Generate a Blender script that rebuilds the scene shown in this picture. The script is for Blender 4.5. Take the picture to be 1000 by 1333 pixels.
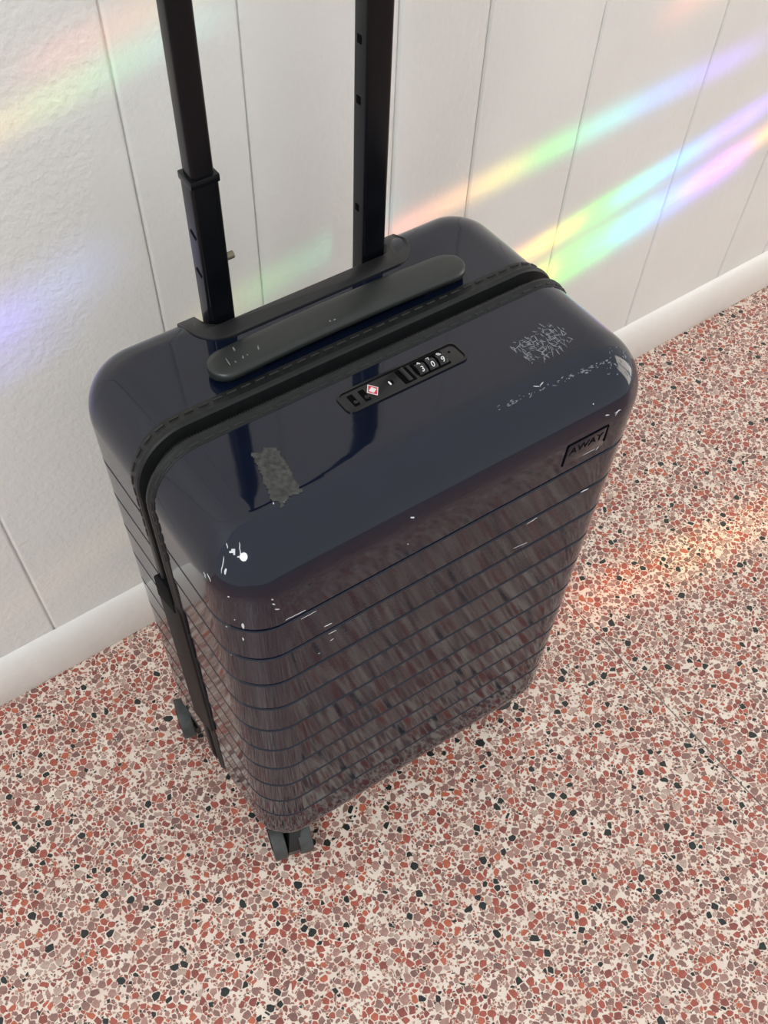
import bpy, bmesh, math, random
import numpy as np
from mathutils import Vector, Matrix
from mathutils.bvhtree import BVHTree

for o in list(bpy.data.objects):
    bpy.data.objects.remove(o, do_unlink=True)
scn = bpy.context.scene
COL = scn.collection
random.seed(7)
rng = np.random.default_rng(11)

# ------------------------------------------------------------------ camera
FPX, YAW, PITCH, ROLL = 1174.06, 0.58430, 1.04799, 0.00045
PPX, PPY = 447.44, 886.96             # the photograph is a crop: its optical axis sits low in the frame
CAM = Vector((-0.30004, -0.42345, 0.99526))
fw = Vector((math.sin(YAW) * math.cos(PITCH), math.cos(YAW) * math.cos(PITCH), -math.sin(PITCH)))
r0 = Vector((math.cos(YAW), -math.sin(YAW), 0))
u0 = r0.cross(fw)
RT = math.cos(ROLL) * r0 + math.sin(ROLL) * u0
UP = -math.sin(ROLL) * r0 + math.cos(ROLL) * u0
FW = fw
cam_data = bpy.data.cameras.new('camera')
cam = bpy.data.objects.new('camera', cam_data)
COL.objects.link(cam)
cam.matrix_world = Matrix((
    (RT.x, UP.x, -FW.x, CAM.x), (RT.y, UP.y, -FW.y, CAM.y), (RT.z, UP.z, -FW.z, CAM.z), (0, 0, 0, 1)))
cam_data.sensor_fit = 'HORIZONTAL'
cam_data.sensor_width = 36.0
cam_data.lens = FPX * 36.0 / 1000.0
cam_data.shift_x = (500.0 - PPX) / 1000.0
cam_data.shift_y = (PPY - 666.5) / 1000.0
cam_data.clip_start = 0.01
scn.camera = cam

# ------------------------------------------------------------------ light
scn.view_settings.view_transform = 'Standard'
scn.view_settings.look = 'None'
scn.view_settings.gamma = 1.0
scn.view_settings.use_curve_mapping = False
scn.view_settings.exposure = 0.16

world = bpy.data.worlds.new('room_daylight')
scn.world = world
world.use_nodes = True
bg = world.node_tree.nodes['Background']
bg.inputs['Color'].default_value = (0.965, 0.99, 1.0, 1)
bg.inputs['Strength'].default_value = 0.70


def area_light(name, loc, target, sx, sy, power, color):
    d = bpy.data.lights.new(name, 'AREA')
    d.shape = 'RECTANGLE'
    d.size, d.size_y = sx, sy
    d.energy = power
    d.color = color
    o = bpy.data.objects.new(name, d)
    COL.objects.link(o)
    o.location = loc
    o.rotation_euler = (Vector(target) - Vector(loc)).to_track_quat('-Z', 'Y').to_euler()
    return o


for k, yy in enumerate((-1.30, -0.60)):               # two panes of the window on the right
    area_light('window_light_right', (3.0, yy, 1.15), (0.3, yy * 0.2, 0.3), 0.60, 1.7, 11, (1.0, 0.91, 0.80))

fill_lamp = area_light('overhead_fill', (-1.75, -1.45, 2.55), (0.0, 0.0, 0.3), 0.66, 0.66, 38, (0.96, 0.985, 1.0))  # added unseen lamp: lifts floor and left wall, glints on the corner
fill_lamp.data.shape = 'DISK'

# wall line on the floor: baseboard face
WA = Vector((-0.36373, 0.26072, 0))
WT = 0.030715
WS = Vector((math.cos(WT), math.sin(WT), 0))      # along the wall
WN = Vector((-math.sin(WT), math.cos(WT), 0))     # into the wall
WOFF = 0.012                                       # wall face behind baseboard face


def wall_pt(s, off, z):
    return WA + WS * s + WN * off + Vector((0, 0, z))


# ------------------------------------------------------------------ node helpers
class NT:
    def __init__(self, tree):
        self.t = tree
        tree.nodes.clear()

    def n(self, typ, **kw):
        nd = self.t.nodes.new(typ)
        for k, v in kw.items():
            setattr(nd, k, v)
        return nd

    def l(self, a, b):
        self.t.links.new(a, b)

    def math(self, op, a, b=None, clamp=False):
        nd = self.n('ShaderNodeMath', operation=op, use_clamp=clamp)
        for i, v in enumerate((a, b)):
            if v is None:
                continue
            if isinstance(v, (int, float)):
                nd.inputs[i].default_value = v
            else:
                self.l(v, nd.inputs[i])
        return nd.outputs[0]

    def ramp(self, fac, stops, interp='LINEAR'):
        nd = self.n('ShaderNodeValToRGB')
        cr = nd.color_ramp
        cr.interpolation = interp
        while len(cr.elements) < len(stops):
            cr.elements.new(0.5)
        for e, (p, c) in zip(cr.elements, stops):
            e.position = p
            e.color = (c[0], c[1], c[2], 1)
        self.l(fac, nd.inputs[0])
        return nd.outputs[0]


def mat(name, color, rough=0.5, ior=1.5, spec=0.5, noise=None, bump=None, metal=0.0, coat=0.0, alpha=1.0):
    """noise=(scale, amount); bump=(scale, distance, detail)"""
    m = bpy.data.materials.new(name)
    m.use_nodes = True
    t = NT(m.node_tree)
    out = t.n('ShaderNodeOutputMaterial')
    p = t.n('ShaderNodeBsdfPrincipled')
    t.l(p.outputs[0], out.inputs[0])
    p.inputs['Base Color'].default_value = (*color, 1)
    p.inputs['Roughness'].default_value = rough
    p.inputs['IOR'].default_value = ior
    p.inputs['Specular IOR Level'].default_value = spec
    p.inputs['Metallic'].default_value = metal
    p.inputs['Coat Weight'].default_value = coat
    p.inputs['Alpha'].default_value = alpha
    tc = t.n('ShaderNodeTexCoord')
    if noise:
        nz = t.n('ShaderNodeTexNoise')
        nz.inputs['Scale'].default_value = noise[0]
        nz.inputs['Detail'].default_value = 4
        t.l(tc.outputs['Object'], nz.inputs['Vector'])
        a = noise[1]
        c = t.ramp(nz.outputs[0], [(0.3, [v * (1 - a) for v in color]), (0.7, [min(1, v * (1 + a)) for v in color])])
        t.l(c, p.inputs['Base Color'])
    if bump:
        nb = t.n('ShaderNodeTexNoise')
        nb.inputs['Scale'].default_value = bump[0]
        nb.inputs['Detail'].default_value = bump[2]
        t.l(tc.outputs['Object'], nb.inputs['Vector'])
        b = t.n('ShaderNodeBump')
        b.inputs['Strength'].default_value = 1.0
        b.inputs['Distance'].default_value = bump[1]
        t.l(nb.outputs[0], b.inputs['Height'])
        t.l(b.outputs[0], p.inputs['Normal'])
    return m


def terrazzo_mat(name, chips):
    """cream cement with fine specks; chips=True adds the large chips for the far floor"""
    m = bpy.data.materials.new(name)
    m.use_nodes = True
    t = NT(m.node_tree)
    out = t.n('ShaderNodeOutputMaterial')
    p = t.n('ShaderNodeBsdfPrincipled')
    t.l(p.outputs[0], out.inputs[0])
    p.inputs['Roughness'].default_value = 0.38
    tc = t.n('ShaderNodeTexCoord')
    nz = t.n('ShaderNodeTexNoise')
    nz.inputs['Scale'].default_value = 30
    nz.inputs['Detail'].default_value = 5
    t.l(tc.outputs['Object'], nz.inputs['Vector'])
    col = t.ramp(nz.outputs[0], [(0.3, (0.74, 0.60, 0.51)), (0.7, (0.85, 0.75, 0.65))])

    def layer(col, scale, edge, keep, pal):
        v1 = t.n('ShaderNodeTexVoronoi', voronoi_dimensions='2D', feature='F1')
        v2 = t.n('ShaderNodeTexVoronoi', voronoi_dimensions='2D', feature='DISTANCE_TO_EDGE')
        for v in (v1, v2):
            v.inputs['Scale'].default_value = scale
            t.l(tc.outputs['Object'], v.inputs['Vector'])
        sep = t.n('ShaderNodeSeparateColor')
        t.l(v1.outputs['Color'], sep.inputs[0])
        c = t.ramp(sep.outputs[0], pal, 'CONSTANT')
        e = t.math('GREATER_THAN', v2.outputs['Distance'], edge)
        k = t.math('LESS_THAN', sep.outputs[1], keep)
        f = t.math('MULTIPLY', e, k)
        mx = t.n('ShaderNodeMix', data_type='RGBA')
        t.l(f, mx.inputs['Factor'])
        t.l(col, mx.inputs['A'])
        t.l(c, mx.inputs['B'])
        return mx.outputs['Result']
    specks = [(0, (0.36, 0.16, 0.11)), (0.4, (0.40, 0.24, 0.19)), (0.7, (0.50, 0.34, 0.27)), (0.93, (0.06, 0.07, 0.06))]
    col = layer(col, 330, 0.10, 0.42, specks)
    if chips:
        pal = [(0, CH[0]), (0.2, CH[1]), (0.35, CH[2]), (0.55, CH[3]), (0.72, CH[4]), (0.80, CH[5]), (0.92, CH[6])]
        col = layer(col, 135, 0.07, 0.86, pal)
    t.l(col, p.inputs['Base Color'])
    return m


CH = [(0.370, 0.093, 0.066), (0.260, 0.075, 0.060), (0.275, 0.150, 0.128), (0.395, 0.225, 0.188),
      (0.470, 0.125, 0.072), (0.020, 0.024, 0.022), (0.480, 0.350, 0.290), (0.215, 0.110, 0.098)]
CHW = [0.24, 0.13, 0.20, 0.15, 0.07, 0.075, 0.055, 0.08]
CHN = ['brick_red', 'dark_red', 'mauve', 'dusty_pink', 'orange', 'black_green', 'grey_beige', 'plum_brown']

M = {}
M['wall'] = mat('wall_paint', (0.765, 0.755, 0.722), 0.5, noise=(9, 0.03), bump=(150, 0.0012, 3))
M['trim'] = mat('trim_paint', (0.80, 0.775, 0.73), 0.42, noise=(14, 0.03), bump=(60, 0.0012, 3))
M['matrix'] = terrazzo_mat('terrazzo_cement', False)
M['terrazzo'] = terrazzo_mat('terrazzo_far', True)
M['joint'] = mat('joint_filler', (0.16, 0.145, 0.14), 0.6, noise=(40, 0.5))
CHM = [mat('chip_' + n, c, 0.38, noise=(160, 0.16)) for n, c in zip(CHN, CH)]
M['shell'] = mat('navy_polycarbonate', (0.0036, 0.0062, 0.0165), 0.06, ior=1.53, noise=(40, 0.12), bump=(260, 0.000012, 2))
M['rubber'] = mat('black_rubber', (0.011, 0.012, 0.0125), 0.48, spec=0.3, noise=(200, 0.2), bump=(900, 0.0001, 2))
M['plastic'] = mat('black_plastic', (0.012, 0.012, 0.013), 0.38, bump=(1500, 0.00006, 2))
M['handle'] = mat('handle_plastic', (0.018, 0.021, 0.020), 0.36, noise=(120, 0.1), bump=(1500, 0.00005, 2))
M['tube'] = mat('black_anodised', (0.003, 0.0035, 0.005), 0.24, spec=0.25)
M['gap'] = mat('zipper_tape_black', (0.004, 0.004, 0.005), 0.8, spec=0.1)
M['teeth'] = mat('zipper_teeth_black', (0.016, 0.016, 0.018), 0.4)
M['stitch'] = mat('stitch_thread', (0.010, 0.010, 0.011), 0.6)
M['wheel'] = mat('wheel_grey', (0.055, 0.060, 0.058), 0.5, noise=(150, 0.2))
M['dark'] = mat('recess_black', (0.002, 0.002, 0.0025), 0.75, spec=0.05)
M['lock'] = mat('lock_plastic', (0.006, 0.006, 0.007), 0.25)
M['white'] = mat('print_white', (0.75, 0.75, 0.74), 0.5)
M['red'] = mat('print_red', (0.55, 0.03, 0.06), 0.4)
M['steel'] = mat('pin_steel', (0.22, 0.19, 0.14), 0.4, metal=0.7)
M['tape'] = mat('tape_residue_grey', (0.040, 0.041, 0.039), 0.26, noise=(260, 0.5), bump=(420, 0.0009, 4))
M['scuff'] = mat('scuff_pale', (0.19, 0.20, 0.22), 0.45)
M['chip_white'] = mat('scuff_glint_white', (0.62, 0.64, 0.66), 0.45)  # white of the chips and nicks, and of the glints painted on the tape
M['side'] = mat('side_strip_fabric', (0.011, 0.010, 0.0105), 0.6, spec=0.2, noise=(300, 0.25))


# ------------------------------------------------------------------ object helpers
def link(name, mesh, m=None, parent=None, smooth=None):
    o = bpy.data.objects.new(name, mesh)
    COL.objects.link(o)
    if m is not None and not mesh.materials:
        mesh.materials.append(M[m] if isinstance(m, str) else m)
    if parent is not None:
        o.parent = parent
    if smooth is not None:
        for p in mesh.polygons:
            p.use_smooth = True
        mesh.set_sharp_from_angle(angle=math.radians(smooth))
    return o


def from_py(name, v, f, m=None, parent=None, smooth=None, recalc=True):
    me = bpy.data.meshes.new(name)
    me.from_pydata([tuple(p) for p in v], [], f)
    if recalc:
        bm = bmesh.new()
        bm.from_mesh(me)
        bmesh.ops.recalc_face_normals(bm, faces=bm.faces)
        bm.to_mesh(me)
        bm.free()
    me.update()
    return link(name, me, m, parent, smooth)


def rbox(name, sx, sy, sz, loc, m, parent=None, bev=0.001, seg=2, rot=None, smooth=35):
    bm = bmesh.new()
    bmesh.ops.create_cube(bm, size=1)
    for v in bm.verts:
        v.co = Vector((v.co.x * sx, v.co.y * sy, v.co.z * sz))
    if bev:
        bmesh.ops.bevel(bm, geom=bm.edges[:], offset=bev, segments=seg, profile=0.6, affect='EDGES')
    mt = Matrix.Translation(loc)
    if rot is not None:
        mt = mt @ rot
    bmesh.ops.transform(bm, matrix=mt, verts=bm.verts)
    me = bpy.data.meshes.new(name)
    bm.to_mesh(me)
    bm.free()
    return link(name, me, m, parent, smooth)


def prism(name, pts, z0, z1, m, parent=None, bev=0.0, seg=2, smooth=35, mtx=None):
    """extrude a 2-D outline (x, y) from z0 to z1"""
    bm = bmesh.new()
    vs = [bm.verts.new((p[0], p[1], z0)) for p in pts]
    f = bm.faces.new(vs)
    r = bmesh.ops.extrude_face_region(bm, geom=[f])
    nv = [g for g in r['geom'] if isinstance(g, bmesh.types.BMVert)]
    for v in nv:
        v.co.z = z1
    bmesh.ops.recalc_face_normals(bm, faces=bm.faces)
    if bev:
        ed = [e for e in bm.edges if all(abs(v.co.z - z1) < 1e-7 for v in e.verts)]
        bmesh.ops.bevel(bm, geom=ed, offset=bev, segments=seg, profile=0.5, affect='EDGES')
    if mtx is not None:
        bmesh.ops.transform(bm, matrix=mtx, verts=bm.verts)
    me = bpy.data.meshes.new(name)
    bm.to_mesh(me)
    bm.free()
    return link(name, me, m, parent, smooth)


def rrect(x0, x1, y0, y1, r, n=8):
    out = []
    for cx, cy, a in ((x1 - r, y1 - r, 0), (x0 + r, y1 - r, 90), (x0 + r, y0 + r, 180), (x1 - r, y0 + r, 270)):
        for i in range(n + 1):
            t = math.radians(a + 90 * i / n)
            out.append((cx + r * math.cos(t), cy + r * math.sin(t)))
    return out


def cyl(name, r, h, mtx, m, parent=None, n=28, bev=0.0, smooth=35):
    pts = [(r * math.cos(2 * math.pi * i / n), r * math.sin(2 * math.pi * i / n)) for i in range(n)]
    return prism(name, pts, -h / 2, h / 2, m, parent, bev, 2, smooth, mtx)


def frame(loc, nrm, xdir):
    z = Vector(nrm).normalized()
    x = Vector(xdir)
    x = (x - z * x.dot(z)).normalized()
    y = z.cross(x)
    return Matrix(((x.x, y.x, z.x, loc[0]), (x.y, y.y, z.y, loc[1]), (x.z, y.z, z.z, loc[2]), (0, 0, 0, 1)))


def empty(name, loc=(0, 0, 0), parent=None):
    o = bpy.data.objects.new(name, None)
    COL.objects.link(o)
    o.location = loc
    o.empty_display_size = 0.05
    if parent is not None:
        o.parent = parent
    return o


def tag(o, label, cat, kind=None):
    o['label'] = label
    o['category'] = cat
    if kind:
        o['kind'] = kind
    return o


def text_mesh(name, txt, size, mtx, m, parent, extrude=0.0003):
    cu = bpy.data.curves.new(name, 'FONT')
    cu.body = txt
    cu.size = size
    cu.extrude = extrude
    cu.align_x = 'CENTER'
    cu.align_y = 'CENTER'
    to = bpy.data.objects.new(name + '_tmp', cu)
    COL.objects.link(to)
    dg = bpy.context.evaluated_depsgraph_get()
    me = bpy.data.meshes.new_from_object(to.evaluated_get(dg))
    bpy.data.objects.remove(to, do_unlink=True)
    bpy.data.curves.remove(cu)
    me.transform(mtx)
    me.materials.clear()
    return link(name, me, m, parent)


# ------------------------------------------------------------------ wall
GROOVES = [-1.62, -1.40, -1.18, -0.94, -0.72, -0.55, -0.34, -0.115, 0.1039, 0.3235, 0.4358, 0.5950, 0.7015, 0.8592,
           1.0625, 1.263, 1.370, 1.56, 1.84, 2.05, 2.21, 2.43, 2.66, 2.90]
WALL_H = 2.4
wv = [wall_pt(-1.62, WOFF + 0.0034, 0), wall_pt(2.90, WOFF + 0.0034, 0), wall_pt(2.90, WOFF + 0.0034, WALL_H),
      wall_pt(-1.62, WOFF + 0.0034, WALL_H)]
wv += [p + WN * 0.06 for p in wv]
wall = from_py('wall_back', wv, [(0, 1, 2, 3), (7, 6, 5, 4), (0, 4, 5, 1), (1, 5, 6, 2), (2, 6, 7, 3), (3, 7, 4, 0)], 'wall')
tag(wall, 'off-white painted wall of vertical grooved boards behind the suitcase', 'wall', 'structure')
GAP, CHAM, TH = 0.0010, 0.0024, 0.0034
for a, b in zip(GROOVES[:-1], GROOVES[1:]):
    s0, s1 = a + GAP, b - GAP
    prof = [(s0, TH), (s0, 0.0016), (s0 + CHAM * 0.5, 0.0005), (s0 + CHAM, 0.0), (s1 - CHAM, 0.0), (s1 - CHAM * 0.5, 0.0005),
            (s1, 0.0016), (s1, TH)]
    v, f = [], []
    for z in (0.0, WALL_H):
        v += [wall_pt(s, WOFF + d, z) for s, d in prof]
    n = len(prof)
    for i in range(n):
        j = (i + 1) % n
        f.append((i, j, n + j, n + i))
    f += [tuple(range(n))[::-1], tuple(range(n, 2 * n))]
    from_py('panel_board', v, f, 'wall', wall, 20)

# baseboard
prof = [(WOFF, 0.0014), (0.0006, 0.0014), (0, 0.0024), (0, 0.040), (0.0004, 0.048), (0.0018, 0.056), (0.0042, 0.063), (0.0072, 0.0685), (0.0100, 0.0715),
        (WOFF, 0.0725)]
v, f = [], []
ss = [-1.6 + i * 0.05 for i in range(90)]
for s in ss:
    v += [wall_pt(s, d, z) for d, z in prof]
n = len(prof)
for k in range(len(ss) - 1):
    for i in range(n):
        j = (i + 1) % n
        f.append((k * n + i, k * n + j, (k + 1) * n + j, (k + 1) * n + i))
f += [tuple(range(n)), tuple(range((len(ss) - 1) * n, len(ss) * n))]
bb = from_py('baseboard_back', v, f, 'trim', None, 40)
tag(bb, 'off-white painted baseboard with rounded top along the terrazzo floor', 'baseboard', 'structure')

# ------------------------------------------------------------------ floor
FX0, FX1, FY0, FY1 = -0.68, 1.30, -0.70, 0.36      # area with modelled chips
JX = 0.3345                                           # joint between two pours
bm = bmesh.new()
xs = [-2.4, FX0, JX - 0.0009, JX + 0.0009, FX1, 3.4]
ys = [-3.6, FY0, FY1, 0.62]
grid = {}
for i, x in enumerate(xs):
    for j, y in enumerate(ys):
        grid[i, j] = bm.verts.new((x, y, 0))
for i in range(len(xs) - 1):
    for j in range(len(ys) - 1):
        if i == 2:
            continue
        fc = bm.faces.new((grid[i, j], grid[i + 1, j], grid[i + 1, j + 1], grid[i, j + 1]))
        fc.material_index = 0 if (i in (1, 3) and j == 1) else 1
r = bmesh.ops.extrude_face_region(bm, geom=bm.faces[:])
for g in r['geom']:
    if isinstance(g, bmesh.types.BMVert):
        g.co.z = -0.04
bmesh.ops.recalc_face_normals(bm, faces=bm.faces)
me = bpy.data.meshes.new('floor')
bm.to_mesh(me)
bm.free()
me.materials.append(M['matrix'])
me.materials.append(M['terrazzo'])
floor = link('floor', me)
tag(floor, 'terrazzo floor with red, mauve and black chips in cream cement', 'floor', 'structure')
jo = rbox('joint_strip', 0.0018, 4.2, 0.03, (JX, -1.49, -0.0155), 'joint', floor, bev=0)


# terrazzo chips: power diagram of random points, each cell shrunk and slightly rounded
def chips():
    area = (FX1 - FX0) * (FY1 - FY0)
    N = int(area * 60000)
    P = np.column_stack([rng.uniform(FX0, FX1, N), rng.uniform(FY0, FY1, N)])
    Rw = 0.0010 + 0.0037 * rng.random(N) ** 2.8
    # thin out points that sit inside a larger chip
    cs = 0.009
    order = np.argsort(-Rw)
    cell = {}
    keep = []
    for i in order:
        x, y = P[i]
        cx, cy = int((x - FX0) / cs), int((y - FY0) / cs)
        ok = True
        for dx in (-1, 0, 1):
            for dy in (-1, 0, 1):
                for k in cell.get((cx + dx, cy + dy), ()):
                    d2 = (P[k, 0] - x) ** 2 + (P[k, 1] - y) ** 2
                    if d2 < (0.80 * (Rw[k] + Rw[i])) ** 2:
                        ok = False
                        break
                if not ok:
                    break
            if not ok:
                break
        if ok:
            cell.setdefault((cx, cy), []).append(i)
            keep.append(i)
    out = []
    jl = JX
    for i in keep:
        x, y = P[i]
        if abs(x - jl) < 0.0012:
            continue
        if rng.random() < 0.05 + 0.5 * max(0.0, math.sin(x * 61 + 2 * math.sin(y * 37)) * math.sin(y * 53 + 1.7 * math.sin(x * 43)) - 0.55):
            continue
        cx, cy = int((x - FX0) / cs), int((y - FY0) / cs)
        ri = Rw[i]
        lim = ri * 1.30 + 0.0006
        el = 1.1 + 1.9 * random.random() ** 1.6
        th = random.random() * math.pi
        ct, st = math.cos(th), math.sin(th)
        poly = []
        nvx = random.choice((4, 5, 6))
        for a in range(nvx):
            an = (a + 0.75 * random.random()) * 2 * math.pi / nvx
            rr = lim * (0.80 + 0.50 * random.random())
            px, py = rr * math.cos(an) * el ** 0.5, rr * math.sin(an) / el ** 0.5
            poly.append((ct * px - st * py, st * px + ct * py))
        gap = 0.00034 + 0.00045 * random.random()
        hp = [(1.0 if jl > x else -1.0, 0.0, abs(jl - x) - 0.0008), (WN.x, WN.y, (WA.x - x) * WN.x + (WA.y - y) * WN.y + 0.0005)]
        for dx in (-2, -1, 0, 1, 2):
            for dy in (-2, -1, 0, 1, 2):
                for k in cell.get((cx + dx, cy + dy), ()):
                    if k == i:
                        continue
                    ex, ey = P[k, 0] - x, P[k, 1] - y
                    d2 = ex * ex + ey * ey
                    d = math.sqrt(d2)
                    off = (d2 + ri * ri - Rw[k] * Rw[k]) / (2 * d) - gap
                    if off < lim * 1.6:
                        hp.append((ex / d, ey / d, off))
        for nx, ny, c in hp:
            q = []
            m = len(poly)
            for a in range(m):
                p0 = poly[a]
                p1 = poly[(a + 1) % m]
                s0 = nx * p0[0] + ny * p0[1] - c
                s1 = nx * p1[0] + ny * p1[1] - c
                if s0 <= 0:
                    q.append(p0)
                if (s0 < 0 < s1) or (s1 < 0 < s0):
                    tt = s0 / (s0 - s1)
                    q.append((p0[0] + tt * (p1[0] - p0[0]), p0[1] + tt * (p1[1] - p0[1])))
            poly = q
            if len(poly) < 3:
                break
        if len(poly) < 3:
            continue
        ar = 0.5 * sum(poly[a][0] * poly[(a + 1) % len(poly)][1] - poly[(a + 1) % len(poly)][0] * poly[a][1] for a in range(len(poly)))
        if ar < 0.9e-6:
            continue
        if ar > 1.5e-5:                                # soften the corners of the larger chips
            q = []
            m = len(poly)
            for a in range(m):
                p0, p1 = poly[a], poly[(a + 1) % m]
                q.append((p0[0] * .88 + p1[0] * .12, p0[1] * .88 + p1[1] * .12))
                q.append((p0[0] * .12 + p1[0] * .88, p0[1] * .12 + p1[1] * .88))
            poly = q
        out.append((ar, [(x + p[0], y + p[1]) for p in poly], x, y))
    return out


CHIPS = chips()
CT = 0.00025
cum = np.cumsum(CHW) / sum(CHW)


def proj(p):
    d = Vector(p) - CAM
    z = d.dot(FW)
    return PPX + FPX * d.dot(RT) / z, PPY - FPX * d.dot(UP) / z, z


def behind_case(x, y):
    d = Vector((x, y, 0)) - CAM
    t0, t1 = 0.0, 1.0
    for c, dd, lo, hi in ((CAM.x, d.x, -.175, .175), (CAM.y, d.y, -.108, .11), (CAM.z, d.z, .0, .555)):
        a, b = (lo - c) / dd, (hi - c) / dd
        t0, t1 = max(t0, min(a, b)), min(t1, max(a, b))
    return t1 > t0


score = []
for i, (ar, poly, x, y) in enumerate(CHIPS):
    px, py, z = proj((x, y, 0))
    s = 0
    if 6 < px < 994 and 6 < py < 1327 and not behind_case(x, y):
        s = ar * (CAM.z / z) / z ** 2
    score.append(s)
big = set(np.argsort(-np.array(score))[:300].tolist())
sv, sf, sm = [], [], []
for i, (ar, poly, x, y) in enumerate(CHIPS):
    mi = int(np.searchsorted(cum, rng.random()))
    if ar < 6e-6 and mi == 6:
        mi = 2
    n = len(poly)
    if i in big:
        vv = [(p[0] - x, p[1] - y, CT) for p in poly] + [(p[0] - x, p[1] - y, -0.002) for p in poly]
        ff = [tuple(range(n))] + [(k, n + k, n + (k + 1) % n, (k + 1) % n) for k in range(n)]
        o = from_py('terrazzo_chip', vv, ff, CHM[mi], floor, recalc=False)
        o.location = (x, y, 0)
    else:
        b = len(sv)
        sv += [(p[0], p[1], CT) for p in poly] + [(p[0], p[1], -0.0005) for p in poly]
        sf.append(tuple(range(b, b + n)))
        sm.append(mi)
        for k in range(n):
            sf.append((b + k, b + n + k, b + n + (k + 1) % n, b + (k + 1) % n))
            sm.append(mi)
me = bpy.data.meshes.new('terrazzo_chips')
me.from_pydata(sv, [], sf)
for m_ in CHM:
    me.materials.append(m_)
me.polygons.foreach_set('material_index', sm)
me.update()
o = link('terrazzo_chips', me, None, floor)
o['kind'] = 'stuff'

# ------------------------------------------------------------------ suitcase
W, D, H, ZB = 0.366, 0.2370, 0.5600, 0.062
RC = 0.041                              # corner radius seen from the front
REF, REB = 0.0450, 0.0325               # rounding of the top and bottom edges to the front and to the back
RV = 0.0375                             # rounding of the upright edges
Y_GAP0, Y_GAP1 = -0.0042, 0.0068        # zipper gap
Z1, DZ, NG = 0.4842, 0.03728, 10
case = empty('suitcase', (0, 0, 0))
tag(case, 'scuffed glossy navy hard-shell carry-on suitcase with horizontal ribs and raised handle', 'suitcase')


def build_shell(name, sgn, y0):
    """U-shaped slices from the zipper gap at y0 to the face at sgn*D/2"""
    RE = REF if sgn < 0 else REB
    RM = max(RC, RE)

    def slice_pts(z, ins):
        a = W / 2
        b = D / 2
        rv = RV
        for top in (True, False):
            t = min(RC, (z - (H - RC)) if top else ((ZB + RC) - z))
            if t > 0:
                a = W / 2 - RC + math.sqrt(max(0, RC * RC - t * t))
            t2 = min(RE, (z - (H - RE)) if top else ((ZB + RE) - z))
            if t2 > 0:
                b = D / 2 - RE + math.sqrt(max(0, RE * RE - t2 * t2))
                rv = RV * (0.30 + 0.70 * math.sqrt(max(0, 1 - (t2 / RE) ** 2)))
        a -= ins
        b -= ins
        rv = max(0.004, rv - ins)
        yb = sgn * b
        pts = []
        ns, na, nf = 5, 12, 20
        ye = sgn * (b - rv)
        for i in range(ns):
            pts.append((-a, y0 + (ye - y0) * i / ns))
        for i in range(na + 1):
            t = math.pi / 2 * i / na
            pts.append((-a + rv - rv * math.cos(t), ye + sgn * rv * math.sin(t)))
        for i in range(1, nf):
            pts.append((-a + rv + 2 * (a - rv) * i / nf, yb))
        for i in range(na + 1):
            t = math.pi / 2 * (1 - i / na)
            pts.append((a - rv + rv * math.cos(t), ye + sgn * rv * math.sin(t)))
        for i in range(1, ns + 1):
            pts.append((a, ye + (y0 - ye) * i / ns))
        return pts
    zs = []
    nc = 22
    for i in range(nc):
        zs.append((ZB + RM * (1 - math.cos(math.pi / 2 * i / nc)), 0))
    zs.append((ZB + RM, 0))
    gz = [Z1 - k * DZ for k in range(NG)][::-1]
    prev = ZB + RM
    for k, z in enumerate(gz):
        for u in (0.25, 0.5, 0.75):
            zz = prev + (z - prev) * u
            zs.append((zz, 0.00009 * (1 - (2 * u - 1) ** 2) if k else 0))
        zs += [(z - 0.0021, 0), (z - 0.0013, 0.0018), (z + 0.0011, 0.0022), (z + 0.0021, 0)]
        prev = z
    zs.append(((prev + H - RM) / 2 + 0.001, 0))
    for i in range(nc + 1):
        zs.append((H - RM + RM * math.sin(math.pi / 2 * i / nc), 0))
    v, f = [], []
    for z, ins in zs:
        v += [(x, y, z) for x, y in slice_pts(z, ins)]
    n = len(slice_pts(0.3, 0))
    for k in range(len(zs) - 1):
        for i in range(n - 1):
            f.append((k * n + i, k * n + i + 1, (k + 1) * n + i + 1, (k + 1) * n + i))
    for base, up in ((0, False), ((len(zs) - 1) * n, True)):
        h = n // 2
        for i in range(h):
            j = n - 1 - i
            if i + 1 < j - 1:
                f.append((base + i, base + i + 1, base + j - 1, base + j))
            elif i + 1 == j - 1:
                f.append((base + i, base + i + 1, base + j))
    o = from_py(name, v, f, 'shell', case, 32)
    return o, v, f


front, fv, ff = build_shell('front_shell', -1, Y_GAP0)
back, bv, bf = build_shell('back_shell', 1, Y_GAP1)
BVH = BVHTree.FromPolygons([Vector(p) for p in fv + bv], ff + [tuple(i + len(fv) for i in q) for q in bf])


def hit(px, py):
    d = (FW + RT * ((px - PPX) / FPX) - UP * ((py - PPY) / FPX)).normalized()
    loc, nrm, idx, dist = BVH.ray_cast(CAM, d)
    if loc is None:
        return None, None
    if nrm.dot(d) > 0:
        nrm = -nrm
    return loc, nrm


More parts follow.
